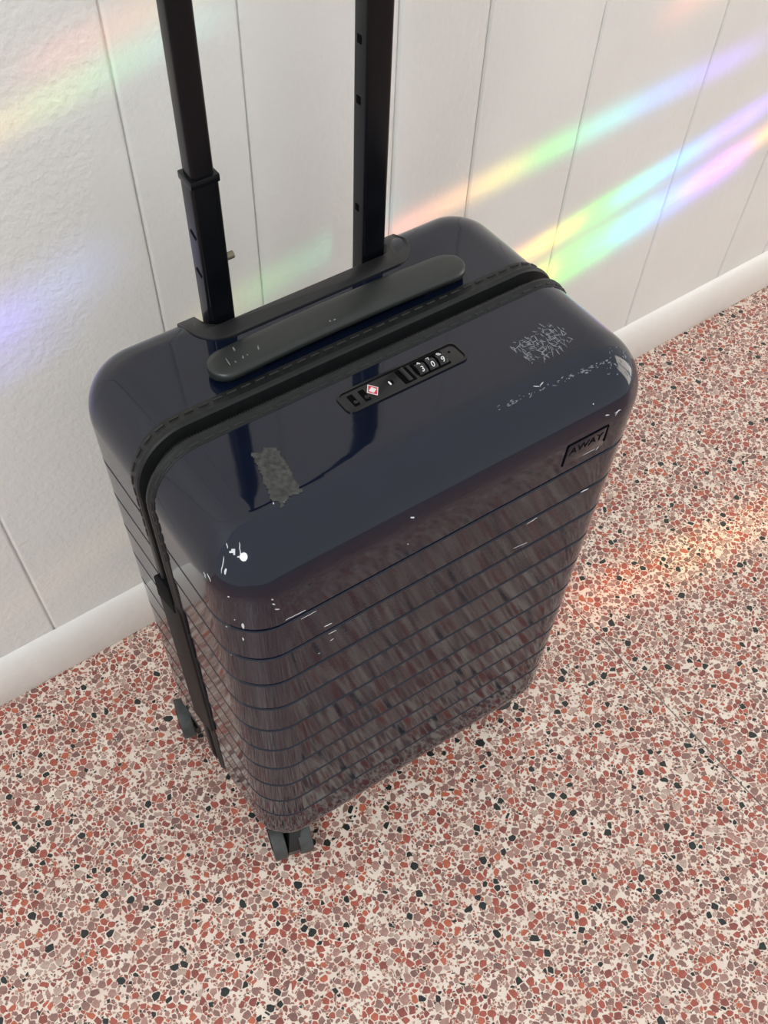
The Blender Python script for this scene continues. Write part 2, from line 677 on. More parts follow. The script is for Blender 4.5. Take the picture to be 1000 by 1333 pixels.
# outline of the seam in the x-z plane, with outward normals
def outline(step=0.006):
    pts = []
    a, z0, z1 = W / 2, ZB, H

    def seg(p, q, nrm):
        L = math.hypot(q[0] - p[0], q[1] - p[1])
        k = max(1, int(L / step))
        for i in range(k):
            pts.append(((p[0] + (q[0] - p[0]) * i / k, p[1] + (q[1] - p[1]) * i / k), nrm))

    def arc(cx, cz, a0):
        k = 14
        for i in range(k):
            t = math.radians(a0 - 90 * i / k)
            pts.append(((cx + RC * math.cos(t), cz + RC * math.sin(t)), (math.cos(t), math.sin(t))))
    seg((-a + RC, z1), (a - RC, z1), (0, 1))
    arc(a - RC, z1 - RC, 90)
    seg((a, z1 - RC), (a, z0 + RC), (1, 0))
    arc(a - RC, z0 + RC, 0)
    seg((a - RC, z0), (-a + RC, z0), (0, -1))
    arc(-a + RC, z0 + RC, 270)
    seg((-a, z0 + RC), (-a, z1 - RC), (-1, 0))
    arc(-a + RC, z1 - RC, 180)
    return pts


OUT = outline()


def sweep(name, prof, m, parent, smooth=40):
    """closed profile of (y, outward offset) swept round the seam"""
    v, f = [], []
    n, k = len(prof), len(OUT)
    for (x, z), (nx, nz) in OUT:
        v += [(x + nx * d, y, z + nz * d) for y, d in prof]
    for a in range(k):
        b = (a + 1) % k
        for i in range(n):
            j = (i + 1) % n
            f.append((a * n + i, a * n + j, b * n + j, b * n + i))
    return from_py(name, v, f, m, parent, smooth)


# zipper: tape core, two piping strips with stitches, teeth
zipper = sweep('zipper_tape', [(Y_GAP0 - 0.002, -0.014), (Y_GAP0 - 0.002, -0.0095), (Y_GAP1 + 0.002, -0.0095), (Y_GAP1 + 0.002, -0.014)], 'gap', case)


def piping(ya, yb, inner):
    """ya is the gap side"""
    s = 1 if yb > ya else -1
    pr = [(ya, -0.011), (ya, 0.0010), (ya + s * 0.0012, 0.0022), (ya + s * 0.0036, 0.0024), (ya + s * 0.0060, 0.0012), (yb - s * 0.0014, 0.0010),
          (yb - s * 0.0003, 0.0004), (yb, -0.0002), (yb, -0.003)]
    return sweep('piping', pr, 'rubber', case, 30)


pip_b = piping(Y_GAP1, Y_GAP1 + 0.0146, 0)
pip_f = piping(Y_GAP0, Y_GAP0 - 0.0094, 0)
# cumulative length along the outline for stitches
L = [0.0]
for a in range(len(OUT)):
    p, q = OUT[a][0], OUT[(a + 1) % len(OUT)][0]
    L.append(L[-1] + math.hypot(q[0] - p[0], q[1] - p[1]))


def at_len(s):
    s %= L[-1]
    k = int(np.searchsorted(L, s, side='right')) - 1
    k = min(k, len(OUT) - 1)
    t = (s - L[k]) / (L[k + 1] - L[k])
    (p, n), (q, m_) = OUT[k], OUT[(k + 1) % len(OUT)]
    return (Vector((p[0] + (q[0] - p[0]) * t, 0, p[1] + (q[1] - p[1]) * t)), Vector((n[0] + (m_[0] - n[0]) * t, 0, n[1] + (m_[1] - n[1]) * t)).normalized())


smesh = None
for pip, yy in ((pip_b, Y_GAP1 + 0.0106), (pip_f, Y_GAP0 - 0.0072)):
    s = -0.115
    while s < 0.36:
        p, nrm = at_len(s)
        p = p + nrm * 0.0011 + Vector((0, yy, 0))
        mt = frame(p, nrm, Vector((nrm.z, 0, -nrm.x)))
        if smesh is None:
            o = rbox('stitch', 0.0076, 0.0016, 0.0014, (0, 0, 0), 'stitch', pip, bev=0.0004, seg=1)
            smesh = o.data
        else:
            o = link('stitch', smesh, None, pip)
        o.matrix_world = mt
        s += 0.0112
# teeth
v, f = [], []
s = 0.0
while s < L[-1]:
    p, nrm = at_len(s)
    t = Vector((nrm.z, 0, -nrm.x))
    for yc in (-0.0006, 0.0032):
        b = len(v)
        c = p + nrm * -0.0085 + Vector((0, yc, 0))
        for dx, dy, dz in ((-1, -1, -1), (1, -1, -1), (1, 1, -1), (-1, 1, -1), (-1, -1, 1), (1, -1, 1), (1, 1, 1), (-1, 1, 1)):
            v.append(c + t * (dx * 0.0006) + Vector((0, dy * 0.0021, 0)) + nrm * (dz * 0.001))
        f += [tuple(b + i for i in q) for q in ((0, 3, 2, 1), (4, 5, 6, 7), (0, 1, 5, 4), (1, 2, 6, 5), (2, 3, 7, 6), (3, 0, 4, 7))]
    s += 0.0022
o = from_py('zipper_teeth', v, f, 'teeth', zipper, None, False)
o['kind'] = 'stuff'

# strip over the lower seam on the left side, with its clip and a black lower piece
SIDE = frame((-W / 2, 0, 0), (-1, 0, 0), (0, -1, 0))      # outline points are (-y, z)


def side_prism(name, pts, h0, h1, m, parent, bev):
    return prism(name, [(-y, z) for y, z in pts], h0, h1, m, parent, bev, mtx=SIDE)


side = side_prism('side_strip', [(-.0125, .190), (-.0080, .184), (.0265, .164), (.0300, .168), (.0305, .372), (.0280, .386), (-.0060, .404), (-.0125, .396)],
                  -0.001, 0.0030, 'side', case, 0.0012)
side_prism('clip', [(-.006, .392), (.0285, .378), (.0265, .406), (.016, .420), (-.004, .424)], -0.001, 0.0042, 'gap', side, 0.0012)
side_prism('lower_dark_end', [(-.0060, .105), (.0085, .105), (.0120, .182), (-.0070, .190)], -0.001, 0.0012, 'gap', side, 0.0005)

# carry handle lying on the back shell
v, f = [], []
HX0, HX1, HY, HW = -0.1065, 0.1095, 0.0360, 0.0142
stations = 41
cs = 14
for i in range(stations):
    t = i / (stations - 1)
    x = HX0 + (HX1 - HX0) * (0.5 - 0.5 * math.cos(math.pi * t))
    e = min(x - HX0, HX1 - x)
    k = 1.0 if e > HW else math.sqrt(max(0.0, 1 - ((HW - e) / HW) ** 2))
    w = max(0.0006, HW * k)
    arch = 0.0030 * (1 - ((x - (HX0 + HX1) / 2) / ((HX1 - HX0) / 2)) ** 2)
    zc = H + 0.0022 + arch
    th = 0.0082
    for j in range(cs):
        a = 2 * math.pi * j / cs
        ca, sa = math.cos(a), math.sin(a)
        yy = w * (abs(ca) ** 0.55) * (1 if ca > 0 else -1)
        zz = (abs(sa) ** 0.60) * (1 if sa > 0 else -1)
        zz = th * 0.5 * (1 + zz * (1.0 if k > 0.35 else 0.55 + k))
        v.append((x, HY + yy, zc + zz))
for i in range(stations - 1):
    for j in range(cs):
        q = (j + 1) % cs
        f.append((i * cs + j, i * cs + q, (i + 1) * cs + q, (i + 1) * cs + j))
f += [tuple(range(cs)), tuple(range((stations - 1) * cs, stations * cs))]
carry = from_py('carry_handle', v, f, 'handle', case, 50)
for x in (HX0 + 0.024, HX1 - 0.024):
    rbox('handle_mount', 0.030, 0.016, 0.008, (x, HY, H + 0.0018), 'plastic', carry, bev=0.002)

# telescopic handle: bezel with pocket, two tubes, grip
TY = 0.0940
bezel = empty('telescopic_handle', (0, 0.10, H), case)
bezel.matrix_parent_inverse = Matrix.Identity(4)


def child_world(o, parent):
    o.parent = parent
    o.matrix_parent_inverse = parent.matrix_world.inverted()


bpy.context.view_layer.update()
ol = []
# outer outline, front corners rounded, then the pocket cut from the back
bx0, bx1, by0, by1 = -0.0955, 0.0975, 0.0662, 0.1070
rr = 0.026
ol.append((bx0, by1))
for i in range(9):
    t = math.radians(180 + 90 * i / 8)
    ol.append((bx0 + rr + rr * math.cos(t), by0 + rr + rr * math.sin(t)))
for i in range(9):
    t = math.radians(270 + 90 * i / 8)
    ol.append((bx1 - rr + rr * math.cos(t), by0 + rr + rr * math.sin(t)))
ol.append((bx1, by1))
px0, px1, py = -0.0810, 0.0800, 0.0826
ol += [(px1, by1)]
for i in range(5):
    t = math.radians(0 - 90 * i / 4)
    ol.append((px1 - 0.010 + 0.010 * math.cos(t), py + 0.010 + 0.010 * math.sin(t)))
for i in range(5):
    t = math.radians(270 - 90 * i / 4)
    ol.append((px0 + 0.010 + 0.010 * math.cos(t), py + 0.010 + 0.010 * math.sin(t)))
ol += [(px0, by1)]
o = prism('bezel', ol, H - 0.082, H + 0.0022, 'plastic', None, bev=0.0014)
for vt in o.data.vertices:                            # the bezel dips with the rounded back edge
    if vt.co.z > H - 0.02:
        tt = max(0.0, vt.co.y - 0.088)
        vt.co.z -= 8.0 * tt * tt + 0.18 * tt + 0.0006
o.data.update()
child_world(o, bezel)
o = rbox('pocket', px1 - px0, D / 2 - py - 0.002, 0.004, ((px0 + px1) / 2, (D / 2 + py) / 2, H - 0.079), 'dark', None, bev=0)
child_world(o, bezel)
# cut the shell open over the pocket so that the handle can drop in from the top and the back
bm = bmesh.new()
bm.from_mesh(back.data)
for co, no in (((px0, 0, 0), (1, 0, 0)), ((px1, 0, 0), (1, 0, 0)), ((0, py, 0), (0, 1, 0)), ((0, 0, H - 0.077), (0, 0, 1))):
    bmesh.ops.bisect_plane(bm, geom=bm.verts[:] + bm.edges[:] + bm.faces[:], plane_co=co, plane_no=no, dist=1e-6)
dead = [q for q in bm.faces if px0 < q.calc_center_median().x < px1 and q.calc_center_median().y > py and q.calc_center_median().z > H - 0.077]
bmesh.ops.delete(bm, geom=dead, context='FACES')
bm.to_mesh(back.data)
bm.free()
back.data.set_sharp_from_angle(angle=math.radians(32))


def tube(name, x, z0, z1, w, d, r, m='tube'):
    o = prism(name, rrect(x - w / 2, x + w / 2, TY - d / 2, TY + d / 2, r, 5), z0, z1, m, None, bev=0.0006, seg=1)
    child_world(o, bezel)
    return o


XL, XR = -0.0675, 0.0647
TOPZ = 0.985
tl = tube('outer_tube', XL, H - 0.076, 0.6640, 0.0205, 0.0175, 0.0035)
il = tube('inner_tube', XL, 0.640, TOPZ, 0.0168, 0.0145, 0.0032)
tr = tube('outer_tube', XR, H - 0.076, 0.852, 0.0205, 0.0175, 0.0035)
ir = tube('inner_tube', XR, 0.830, TOPZ, 0.0168, 0.0145, 0.0032)


def sub(o, parent):
    # keeps thing > part > sub-part: details hang from the handle assembly
    child_world(o, bezel)
    return o


sub(rbox('collar', 0.0209, 0.0179, 0.0050, (XL, TY, 0.6620), 'tube', None, bev=0.0008), tl)
for z in (0.626, 0.598):
    sub(rbox('notch', 0.0012, 0.0075, 0.0024, (XL - 0.0101, TY - 0.001, z), 'dark', None, bev=0.0003, rot=Matrix.Rotation(math.radians(25), 4, 'X')), tl)
for z in (0.732, 0.708, 0.672, 0.598):
    sub(rbox('notch', 0.0012, 0.0045, 0.0050, (XR - 0.0101, TY + 0.001, z), 'dark', None, bev=0.0005), tr)
mt = Matrix.Translation((XL + 0.0128, TY - 0.004, 0.6040)) @ Matrix.Rotation(math.radians(90), 4, 'Y')
sub(cyl('lock_pin', 0.0026, 0.006, mt, 'steel', None, 16, 0.0006), tl)
# grip bar at the top
sub(rbox('grip', 0.182, 0.030, 0.026, ((XL + XR) / 2, TY, TOPZ + 0.008), 'plastic', None, bev=0.010, seg=4), None)
sub(rbox('grip_button', 0.036, 0.012, 0.003, ((XL + XR) / 2, TY, TOPZ + 0.0215), 'handle', None, bev=0.0012), None)

# combination lock on the front shell
LC = Vector((0.0062, -0.0345, H))
LA = 0.0
lockm = Matrix.Translation(LC) @ Matrix.Rotation(LA * 0.6, 4, 'Z')
lock = prism('combination_lock', rrect(-0.0500, 0.0500, -0.0098, 0.0098, 0.0052), -0.004, 0.0006, 'lock', case, bev=0.0005, mtx=lockm)
bm = bmesh.new()
# raised rim of the lock plate
po, pi_ = rrect(-0.0508, 0.0508, -0.0106, 0.0106, 0.0058), rrect(-0.0488, 0.0488, -0.0088, 0.0088, 0.0042)
n = len(po)
rows = [[bm.verts.new((x, y, z)) for x, y in pl] for pl, z in ((po, -0.001), (po, 0.0011), (pi_, 0.0013), (pi_, -0.001))]
for a in range(3):
    for i in range(n):
        j = (i + 1) % n
        bm.faces.new((rows[a][i], rows[a][j], rows[a + 1][j], rows[a + 1][i]))
bmesh.ops.recalc_face_normals(bm, faces=bm.faces)
bmesh.ops.transform(bm, matrix=lockm, verts=bm.verts)
me = bpy.data.meshes.new('lock_rim')
bm.to_mesh(me)
bm.free()
link('lock_rim', me, 'lock', lock, 40)


def on_lock(x, y, z=0.0006):
    return lockm @ Matrix.Translation((x, y, z))


for x in (-0.0415, -0.0325):
    prism('zipper_slot', rrect(x - 0.0023, x + 0.0023, -0.0062, 0.0052, 0.0006, 2), -0.0002, 0.0002, 'dark', lock, mtx=on_lock(0, 0))
    cyl('zipper_pull_end', 0.0017, 0.002, on_lock(x, -0.0034, 0.001), 'lock', lock, 14, 0.0005)
# red diamond mark
prism('diamond_mark', [(-0.0047, 0), (0, -0.0062), (0.0047, 0), (0, 0.0062)], 0, 0.00025, 'red', lock, mtx=on_lock(-0.0250, 0.0006))
prism('diamond_core', [(-0.0020, -0.0020), (0.0020, -0.0020), (0.0020, 0.0020), (-0.0020, 0.0020)], 0.0002, 0.0004, 'white', lock, mtx=on_lock(-0.0250, 0.0006) @ Matrix.Rotation(0.5, 4, 'Z'))
bm = None
for sgx in (-1, 1):
    for sgy in (-1, 1):
        prism('diamond_edge', [(sgx * 0.0047, 0), (0, sgy * 0.0062), (0, sgy * 0.0054), (sgx * 0.0040, 0)], 0.0002, 0.0004, 'white', lock, mtx=on_lock(-0.0250, 0.0006))
cyl('keyhole_plate', 0.0058, 0.0006, on_lock(-0.0106, 0.0, 0.0002), 'lock', lock, 24, 0.0002)
cyl('keyhole', 0.0024, 0.0006, on_lock(-0.0106, 0.0, 0.0004), 'dark', lock, 16)
prism('keyhole_slit', rrect(-0.0006, 0.0006, -0.0017, 0.0017, 0.0003, 2), 0.0, 0.0011, 'white', lock, mtx=on_lock(-0.0114, -0.0004, 0.0))
# slider button between two dark slots
for x in (-0.0010, 0.0056):
    prism('slider_slot', rrect(x - 0.0016, x + 0.0016, -0.0072, 0.0072, 0.0005, 2), -0.0002, 0.0003, 'dark', lock, mtx=on_lock(0, 0))
rbox('slider', 0.0036, 0.0140, 0.0022, (0, 0, 0), 'lock', lock, bev=0.0006).matrix_local = on_lock(0.0023, 0, 0.001)
# dial window with three number wheels
prism('dial_window', rrect(0.0100, 0.0365, -0.0074, 0.0074, 0.0008, 2), -0.0003, 0.0002, 'dark', lock, mtx=on_lock(0, 0))
DIG = [('4', '3'), ('7', '0'), ('8', '9')]
for k, x in enumerate((0.0145, 0.0232, 0.0320)):
    mt = on_lock(x, 0, -0.0036) @ Matrix.Rotation(math.radians(90), 4, 'Y')
    dial = cyl('number_dial', 0.0072, 0.0070, mt, 'lock', lock, 20, 0.0005)
    for d, (yy, tilt) in zip(DIG[k], ((0.0026, 22), (-0.0032, -26))):
        zz = math.sqrt(0.0072 ** 2 - yy ** 2) - 0.0036
        m2 = on_lock(x, yy, zz) @ Matrix.Rotation(math.radians(-tilt), 4, 'X')
        o = text_mesh('digit', d, 0.0058, m2, 'white', lock, 0.00012)
cyl('reset_hole', 0.0011, 0.0006, on_lock(0.0415, 0.0025, 0.0004), 'dark', lock, 12)

# badge with the maker's word on the front face
YF = -D / 2
badge_z = 0.5060
bmx = frame((0.1158, YF - 0.0001, badge_z), (0, -1, 0), (1, 0, 0))
badge = prism('badge', [(-0.0200, -0.0110), (0.0200, -0.0110), (0.0192, 0.0090), (-0.0192, 0.0090)], -0.0004, 0.00025, 'shell', case, bev=0.0002, mtx=bmx)
prism('badge_edge', [(-0.0205, -0.0112), (-0.0193, -0.0112), (-0.0186, 0.0092), (-0.0197, 0.0092)], 0, 0.0006, 'dark', badge, mtx=bmx)
prism('badge_edge', [(-0.0197, 0.0092), (-0.0197, 0.0084), (0.0197, 0.0084), (0.0197, 0.0092)], 0, 0.0006, 'dark', badge, mtx=bmx)
prism('badge_edge', [(0.0205, -0.0070), (0.0193, -0.0070), (0.0186, 0.0092), (0.0197, 0.0092)], 0, 0.0006, 'dark', badge, mtx=bmx)
tm = bmx @ Matrix.Translation((0.000, 0.0008, 0.0003)) @ Matrix.Scale(1.18, 4, (1, 0, 0))
text_mesh('lettering', 'AWAY', 0.0092, tm, 'dark', badge, 0.0002)


# casters
def caster(cx, cy, ang, top=(0, 0)):
    tx, ty = top
    c = empty('caster', (0, 0, 0), case)
    rb = Matrix.Translation((cx, cy, 0)) @ Matrix.Rotation(math.radians(ang), 4, 'Z')
    # housing under the shell corner
    cyl('housing', 0.026, 0.030, Matrix.Translation((tx, ty, 0.068)), 'plastic', c, 24, 0.004)
    # fork: tapered block between the wheels, leaning from the swivel to the axle
    vs = []
    for z, s, u in ((0.011, 0.0, 0.019), (0.030, 0.0, 0.0225), (0.053, 0.5, 0.020), (0.066, 1.0, 0.016)):
        px, py_ = cx + (tx - cx) * s, cy + (ty - cy) * s
        ca, sa = math.cos(math.radians(ang)), math.sin(math.radians(ang))
        for dx, dy in ((-0.0064, -u), (0.0064, -u), (0.0064, u), (-0.0064, u)):
            vs.append((px + ca * dx - sa * dy, py_ + sa * dx + ca * dy, z))
    fs = [(0, 3, 2, 1), (12, 13, 14, 15)]
    for k in range(3):
        for i in range(4):
            j = (i + 1) % 4
            fs.append((k * 4 + i, k * 4 + j, k * 4 + 4 + j, k * 4 + 4 + i))
    from_py('fork', vs, fs, 'plastic', c, 35)
    for sx in (-1, 1):
        mt = rb @ Matrix.Translation((sx * 0.0148, 0, 0.0250)) @ Matrix.Rotation(math.radians(90), 4, 'Y')
        cyl('wheel', 0.0250, 0.0150, mt, 'wheel', c, 36, 0.0022)
        mt = rb @ Matrix.Translation((sx * 0.0225, 0, 0.0250)) @ Matrix.Rotation(math.radians(90), 4, 'Y')
        cyl('hub_cap', 0.0130, 0.0016, mt, 'plastic', c, 24, 0.0005)
    cyl('axle', 0.0040, 0.0300, rb @ Matrix.Translation((0, 0, 0.025)) @ Matrix.Rotation(math.radians(90), 4, 'Y'), 'plastic', c, 14)
    return c


caster(-0.1530, -0.0900, -16, (-0.138, -0.074))
caster(0.1640, -0.0640, 35, (0.142, -0.074))
caster(-0.1660, 0.1030, -14, (-0.142, 0.076))
caster(0.1540, 0.0920, -12, (0.142, 0.076))


# wear and painted tape glints: tape residue, scratches and chips lying on the shell
def patch(name, poly, m, parent, h, nu=14):
    """a thin patch inside the outline, laid on the shell surface with a ragged, wrinkled top"""
    xs_ = [p[0] for p in poly]
    ys_ = [p[1] for p in poly]

    def inside(x, y):
        r_ = False
        for a in range(len(poly)):
            x0, y0_ = poly[a]
            x1, y1_ = poly[a - 1]
            if (y0_ > y) != (y1_ > y) and x < (x1 - x0) * (y - y0_) / (y1_ - y0_) + x0:
                r_ = not r_
        return r_
    nx = max(4, int((max(xs_) - min(xs_)) / 2.2))
    ny = max(4, int((max(ys_) - min(ys_)) / 2.2))
    vv, idx, fc = [], {}, []
    for i in range(nx + 1):
        for j in range(ny + 1):
            x = min(xs_) + (max(xs_) - min(xs_)) * i / nx
            y = min(ys_) + (max(ys_) - min(ys_)) * j / ny
            jx, jy = x + random.uniform(-1, 1), y + random.uniform(-1, 1)
            if not inside(jx, jy):
                continue
            loc, nr = hit(x, y)
            if loc is None:
                continue
            idx[i, j] = len(vv)
            vv.append(loc + nr * (0.00012 + h * random.random()))
    for (i, j) in list(idx):
        if all(k in idx for k in ((i + 1, j), (i + 1, j + 1), (i, j + 1))):
            fc.append((idx[i, j], idx[i + 1, j], idx[i + 1, j + 1], idx[i, j + 1]))
    if not fc:
        return None
    me = bpy.data.meshes.new(name)
    me.from_pydata([tuple(p) for p in vv], [], fc)
    me.update()
    o = link(name, me, m, parent)
    sd = o.modifiers.new('thickness', 'SOLIDIFY')
    sd.thickness = 0.00015
    return o


def strokes(name, segs, m, parent, width=0.0006):
    """scratches and glints given as short polylines on the shell; one mesh"""
    vv, fc = [], []
    for pts, w in segs:
        prev = None
        n_ = len(pts)
        P3 = [hit(*p) for p in pts]
        if any(p[0] is None for p in P3):
            continue
        for k, (loc, nr) in enumerate(P3):
            a = P3[max(0, k - 1)][0]
            b = P3[min(n_ - 1, k + 1)][0]
            t = (b - a)
            if t.length < 1e-7:
                continue
            sdv = nr.cross(t).normalized() * (w * width * (0.35 if k in (0, n_ - 1) else 1.0))
            base = len(vv)
            vv += [loc + nr * 0.00010 - sdv, loc + nr * 0.00030, loc + nr * 0.00010 + sdv]
            if prev is not None:
                fc += [(prev, base, base + 1, prev + 1), (prev + 1, base + 1, base + 2, prev + 2)]
            prev = base
    if not fc:
        return None
    return from_py(name, vv, fc, m, parent, None, False)


def nicks(name, segs, m, parent, width=0.0006):
    for sgm in segs:
        strokes(name, [sgm], m, parent, width)


def line(x0, y0, x1, y1, n_=5, j=0.3):
    return [(x0 + (x1 - x0) * i / n_ + random.uniform(-j, j), y0 + (y1 - y0) * i / n_ + random.uniform(-j, j)) for i in range(n_ + 1)]


o = patch('tape_residue', [(325, 590), (340, 589), (343, 581), (361, 581), (367, 592), (372, 599), (386, 625), (396, 641), (388, 645), (378, 647), (371, 660),
                           (366, 664), (362, 655), (352, 652), (346, 637), (338, 616)], 'tape', front, 0.0004)
o['label'] = 'torn grey tape residue'
seg = []
for (x, y) in ((350, 586), (358, 600), (360, 628), (362, 642), (370, 600), (356, 654), (368, 655), (352, 598)):
    seg.append((line(x, y, x + random.uniform(-3, 3), y + random.uniform(-2, 3), 3), 0.8))
nicks('tape_glint', seg, 'chip_white', front, 0.0005)  # glints of the wrinkled tape, painted as white strokes
# scuffed patch of crossed scratches on the right of the top
seg = []
sc = [(664, 453), (680, 440), (700, 432), (716, 416), (735, 428), (746, 443), (722, 456), (696, 474), (684, 468)]


def in_poly(x, y, poly):
    r_ = False
    for a in range(len(poly)):
        x0, y0_ = poly[a]
        x1, y1_ = poly[a - 1]
        if (y0_ > y) != (y1_ > y) and x < (x1 - x0) * (y - y0_) / (y1_ - y0_) + x0:
            r_ = not r_
    return r_


while len(seg) < 150:
    x, y = random.uniform(664, 746), random.uniform(416, 474)
    if not in_poly(x, y, sc):
        continue
    a = math.radians(random.choice((35, 60, 150, 200)) + random.uniform(-20, 20))
    l_ = random.uniform(3, 10)
    seg.append((line(x, y, x + l_ * math.cos(a), y + l_ * math.sin(a), 3, 0.5), random.uniform(0.3, 0.8)))
o = strokes('scuff_patch', seg, 'scuff', front, 0.0006)
o['kind'] = 'stuff'
o['label'] = 'pale crossed scratches'
# white patch and chips on the left front corner
o = patch('corner_white_patch', [(299, 717), (304, 712), (309, 714), (308, 721), (305, 725), (300, 722), (294, 720)], 'chip_white', front, 0.0006)
seg = [(line(295, 707, 297, 714, 4, .6), 0.8), (line(311, 705, 314, 728, 5, .8), 0.6), (line(292, 724, 288, 746, 5, .6), 0.7),
       (line(294, 740, 293, 748, 4, .5), 1.6), (line(310, 724, 310, 726, 2), 2.0), (line(266, 744, 268, 752, 4, .5), 0.9), (line(270, 746, 274, 757, 4, .5), 0.9),
       (line(296, 776, 299, 777, 2), 1.6), (line(294, 815, 296, 816, 2), 1.8), (line(305, 806, 306, 807, 2), 1.4), (line(316, 811, 317, 818, 3), 2.2),
       (line(316, 830, 317, 834, 2), 1.4), (line(301, 852, 302, 853, 2), 1.2), (line(353, 780, 356, 781, 2), 1.2), (line(354, 786, 358, 787, 2), 1.4),
       (line(358, 793, 364, 793, 3), 1.2), (line(372, 807, 398, 794, 6, .3), 0.7), (line(392, 806, 412, 795, 5, .3), 0.5), (line(422, 816, 432, 811, 4), 1.2),
       (line(428, 825, 438, 820, 4), 1.0), (line(430, 834, 434, 831, 3), 0.9), (line(414, 851, 416, 850, 2), 1.3), (line(530, 708, 532, 708, 2), 0.9),
       (line(686, 682, 699, 674, 5, .3), 0.8), (line(668, 714, 686, 706, 5, .3), 0.5), (line(756, 641, 766, 636, 4, .3), 0.9), (line(738, 603, 775, 584, 7, .4), 0.5),
       (line(776, 586, 784, 576, 4, .4), 1.2), (line(788, 541, 793, 540, 3), 1.0), (line(800, 538, 808, 533, 4), 0.9), (line(801, 541, 806, 534, 4), 0.8),
       (line(772, 526, 773, 526, 2), 1.2), (line(694, 503, 703, 503, 3), 0.7), (line(703, 503, 707, 497, 3), 0.8)]
nicks('nick', seg, 'chip_white', front, 0.00044)
o = patch('paint_chip', [(535, 669), (541, 676), (530, 676)], 'chip_white', front, 0.0002)
seg = []
for i in range(60):                                   # rubbed top edge towards the right corner
    t = random.random() ** 0.7
    x, y = 645 + (795 - 645) * t + random.uniform(-3, 3), 533 + (468 - 533) * t + random.uniform(-3, 3)
    seg.append((line(x, y, x + random.uniform(1, 5), y - random.uniform(0, 3), 2), random.uniform(0.3, 0.9)))
for i in range(26):
    x, y = random.uniform(788, 822), random.uniform(452, 488)
    seg.append((line(x, y, x + random.uniform(-2, 4), y + random.uniform(0, 6), 2), random.uniform(0.3, 0.9)))
o = strokes('edge_rub', seg, 'scuff', front, 0.0006)
if o:
    o['kind'] = 'stuff'
# nicks on the carry handle ends
BV0 = BVH
BVH = BVHTree.FromObject(carry, bpy.context.evaluated_depsgraph_get())
seg = [(line(303, 452, 306, 457, 3), 1.0), (line(336, 450, 337, 456, 3), 0.9), (line(294, 466, 300, 476, 4), 0.5), (line(306, 470, 308, 472, 2), 1.0),
       (line(316, 463, 317, 467, 2), 1.0), (line(321, 461, 323, 463, 2), 0.7), (line(429, 417, 430, 419, 2), 1.1), (line(434, 417, 437, 415, 3), 1.0)]
nicks('handle_nick', seg, 'scuff', carry, 0.0006)
BVH = BV0


# ------------------------------------------------------------------ rainbow light thrown by a prism
def projector(name, origin, ex, ey, ez, dist, bands, power):
    """a small spot facing along ez; bands live in the plane at distance dist, in metres along ex, ey from the foot of the axis"""
    d = bpy.data.lights.new(name, 'SPOT')
    d.energy = power
    d.spot_size = math.radians(150)
    d.spot_blend = 0.0
    d.shadow_soft_size = 0.006
    o = bpy.data.objects.new(name, d)
    COL.objects.link(o)
    zx = -Vector(ez)
    o.matrix_world = Matrix(((ex[0], ey[0], zx[0], origin[0]), (ex[1], ey[1], zx[1], origin[1]), (ex[2], ey[2], zx[2], origin[2]), (0, 0, 0, 1)))
    d.use_nodes = True
    t = NT(d.node_tree)
    out = t.n('ShaderNodeOutputLight')
    em = t.n('ShaderNodeEmission')
    t.l(em.outputs[0], out.inputs[0])
    tc = t.n('ShaderNodeTexCoord')
    sp = t.n('ShaderNodeSeparateXYZ')
    t.l(tc.outputs['Normal'], sp.inputs[0])
    az = t.math('ABSOLUTE', sp.outputs[2])
    sg = PROJ_SIGN
    U = t.math('MULTIPLY', t.math('DIVIDE', sp.outputs[0], az), dist * sg)
    V = t.math('MULTIPLY', t.math('DIVIDE', sp.outputs[1], az), dist * sg)
    total = None
    for (p0, p1, sig0, sig1, bend, amp, stops) in bands:
        dx, dy = p1[0] - p0[0], p1[1] - p0[1]
        Lb = math.hypot(dx, dy)
        ux, uy = dx / Lb, dy / Lb
        a = t.math('SUBTRACT', U, p0[0])
        b = t.math('SUBTRACT', V, p0[1])
        tt = t.math('DIVIDE', t.math('ADD', t.math('MULTIPLY', a, ux), t.math('MULTIPLY', b, uy)), Lb)
        ww = t.math('ADD', t.math('MULTIPLY', a, -uy), t.math('MULTIPLY', b, ux))
        # gentle bow of the band
        bow = t.math('MULTIPLY', t.math('MULTIPLY', tt, t.math('SUBTRACT', 1.0, tt)), 4 * bend)
        ww = t.math('SUBTRACT', ww, bow)
        sg_ = t.math('ADD', t.math('MULTIPLY', t.math('MINIMUM', t.math('MAXIMUM', tt, 0.0), 1.0), sig1 - sig0), sig0)
        g = t.math('DIVIDE', ww, sg_)
        g = t.math('POWER', 2.71828, t.math('MULTIPLY', t.math('MULTIPLY', g, g), -1.0))
        c = t.ramp(tt, stops, 'EASE')
        vm = t.n('ShaderNodeVectorMath', operation='SCALE')
        t.l(c, vm.inputs[0])
        t.l(t.math('MULTIPLY', g, amp), vm.inputs['Scale'])
        if total is None:
            total = vm.outputs[0]
        else:
            ad = t.n('ShaderNodeVectorMath', operation='ADD')
            t.l(total, ad.inputs[0])
            t.l(vm.outputs[0], ad.inputs[1])
            total = ad.outputs[0]
    t.l(total, em.inputs['Color'])
    em.inputs['Strength'].default_value = 1.0
    return o


PROJ_SIGN = 1.0
K = (0, 0, 0)


def wall_projector(name, s, z, dist, bands, power):
    org = wall_pt(s, WOFF, z) - WN * dist
    bb_ = [((a[0] - s, a[1] - z), (b[0] - s, b[1] - z), c, d_, e, f_, g) for a, b, c, d_, e, f_, g in bands]
    return projector(name, org, WS, Vector((0, 0, 1)), WN, dist, bb_, power)


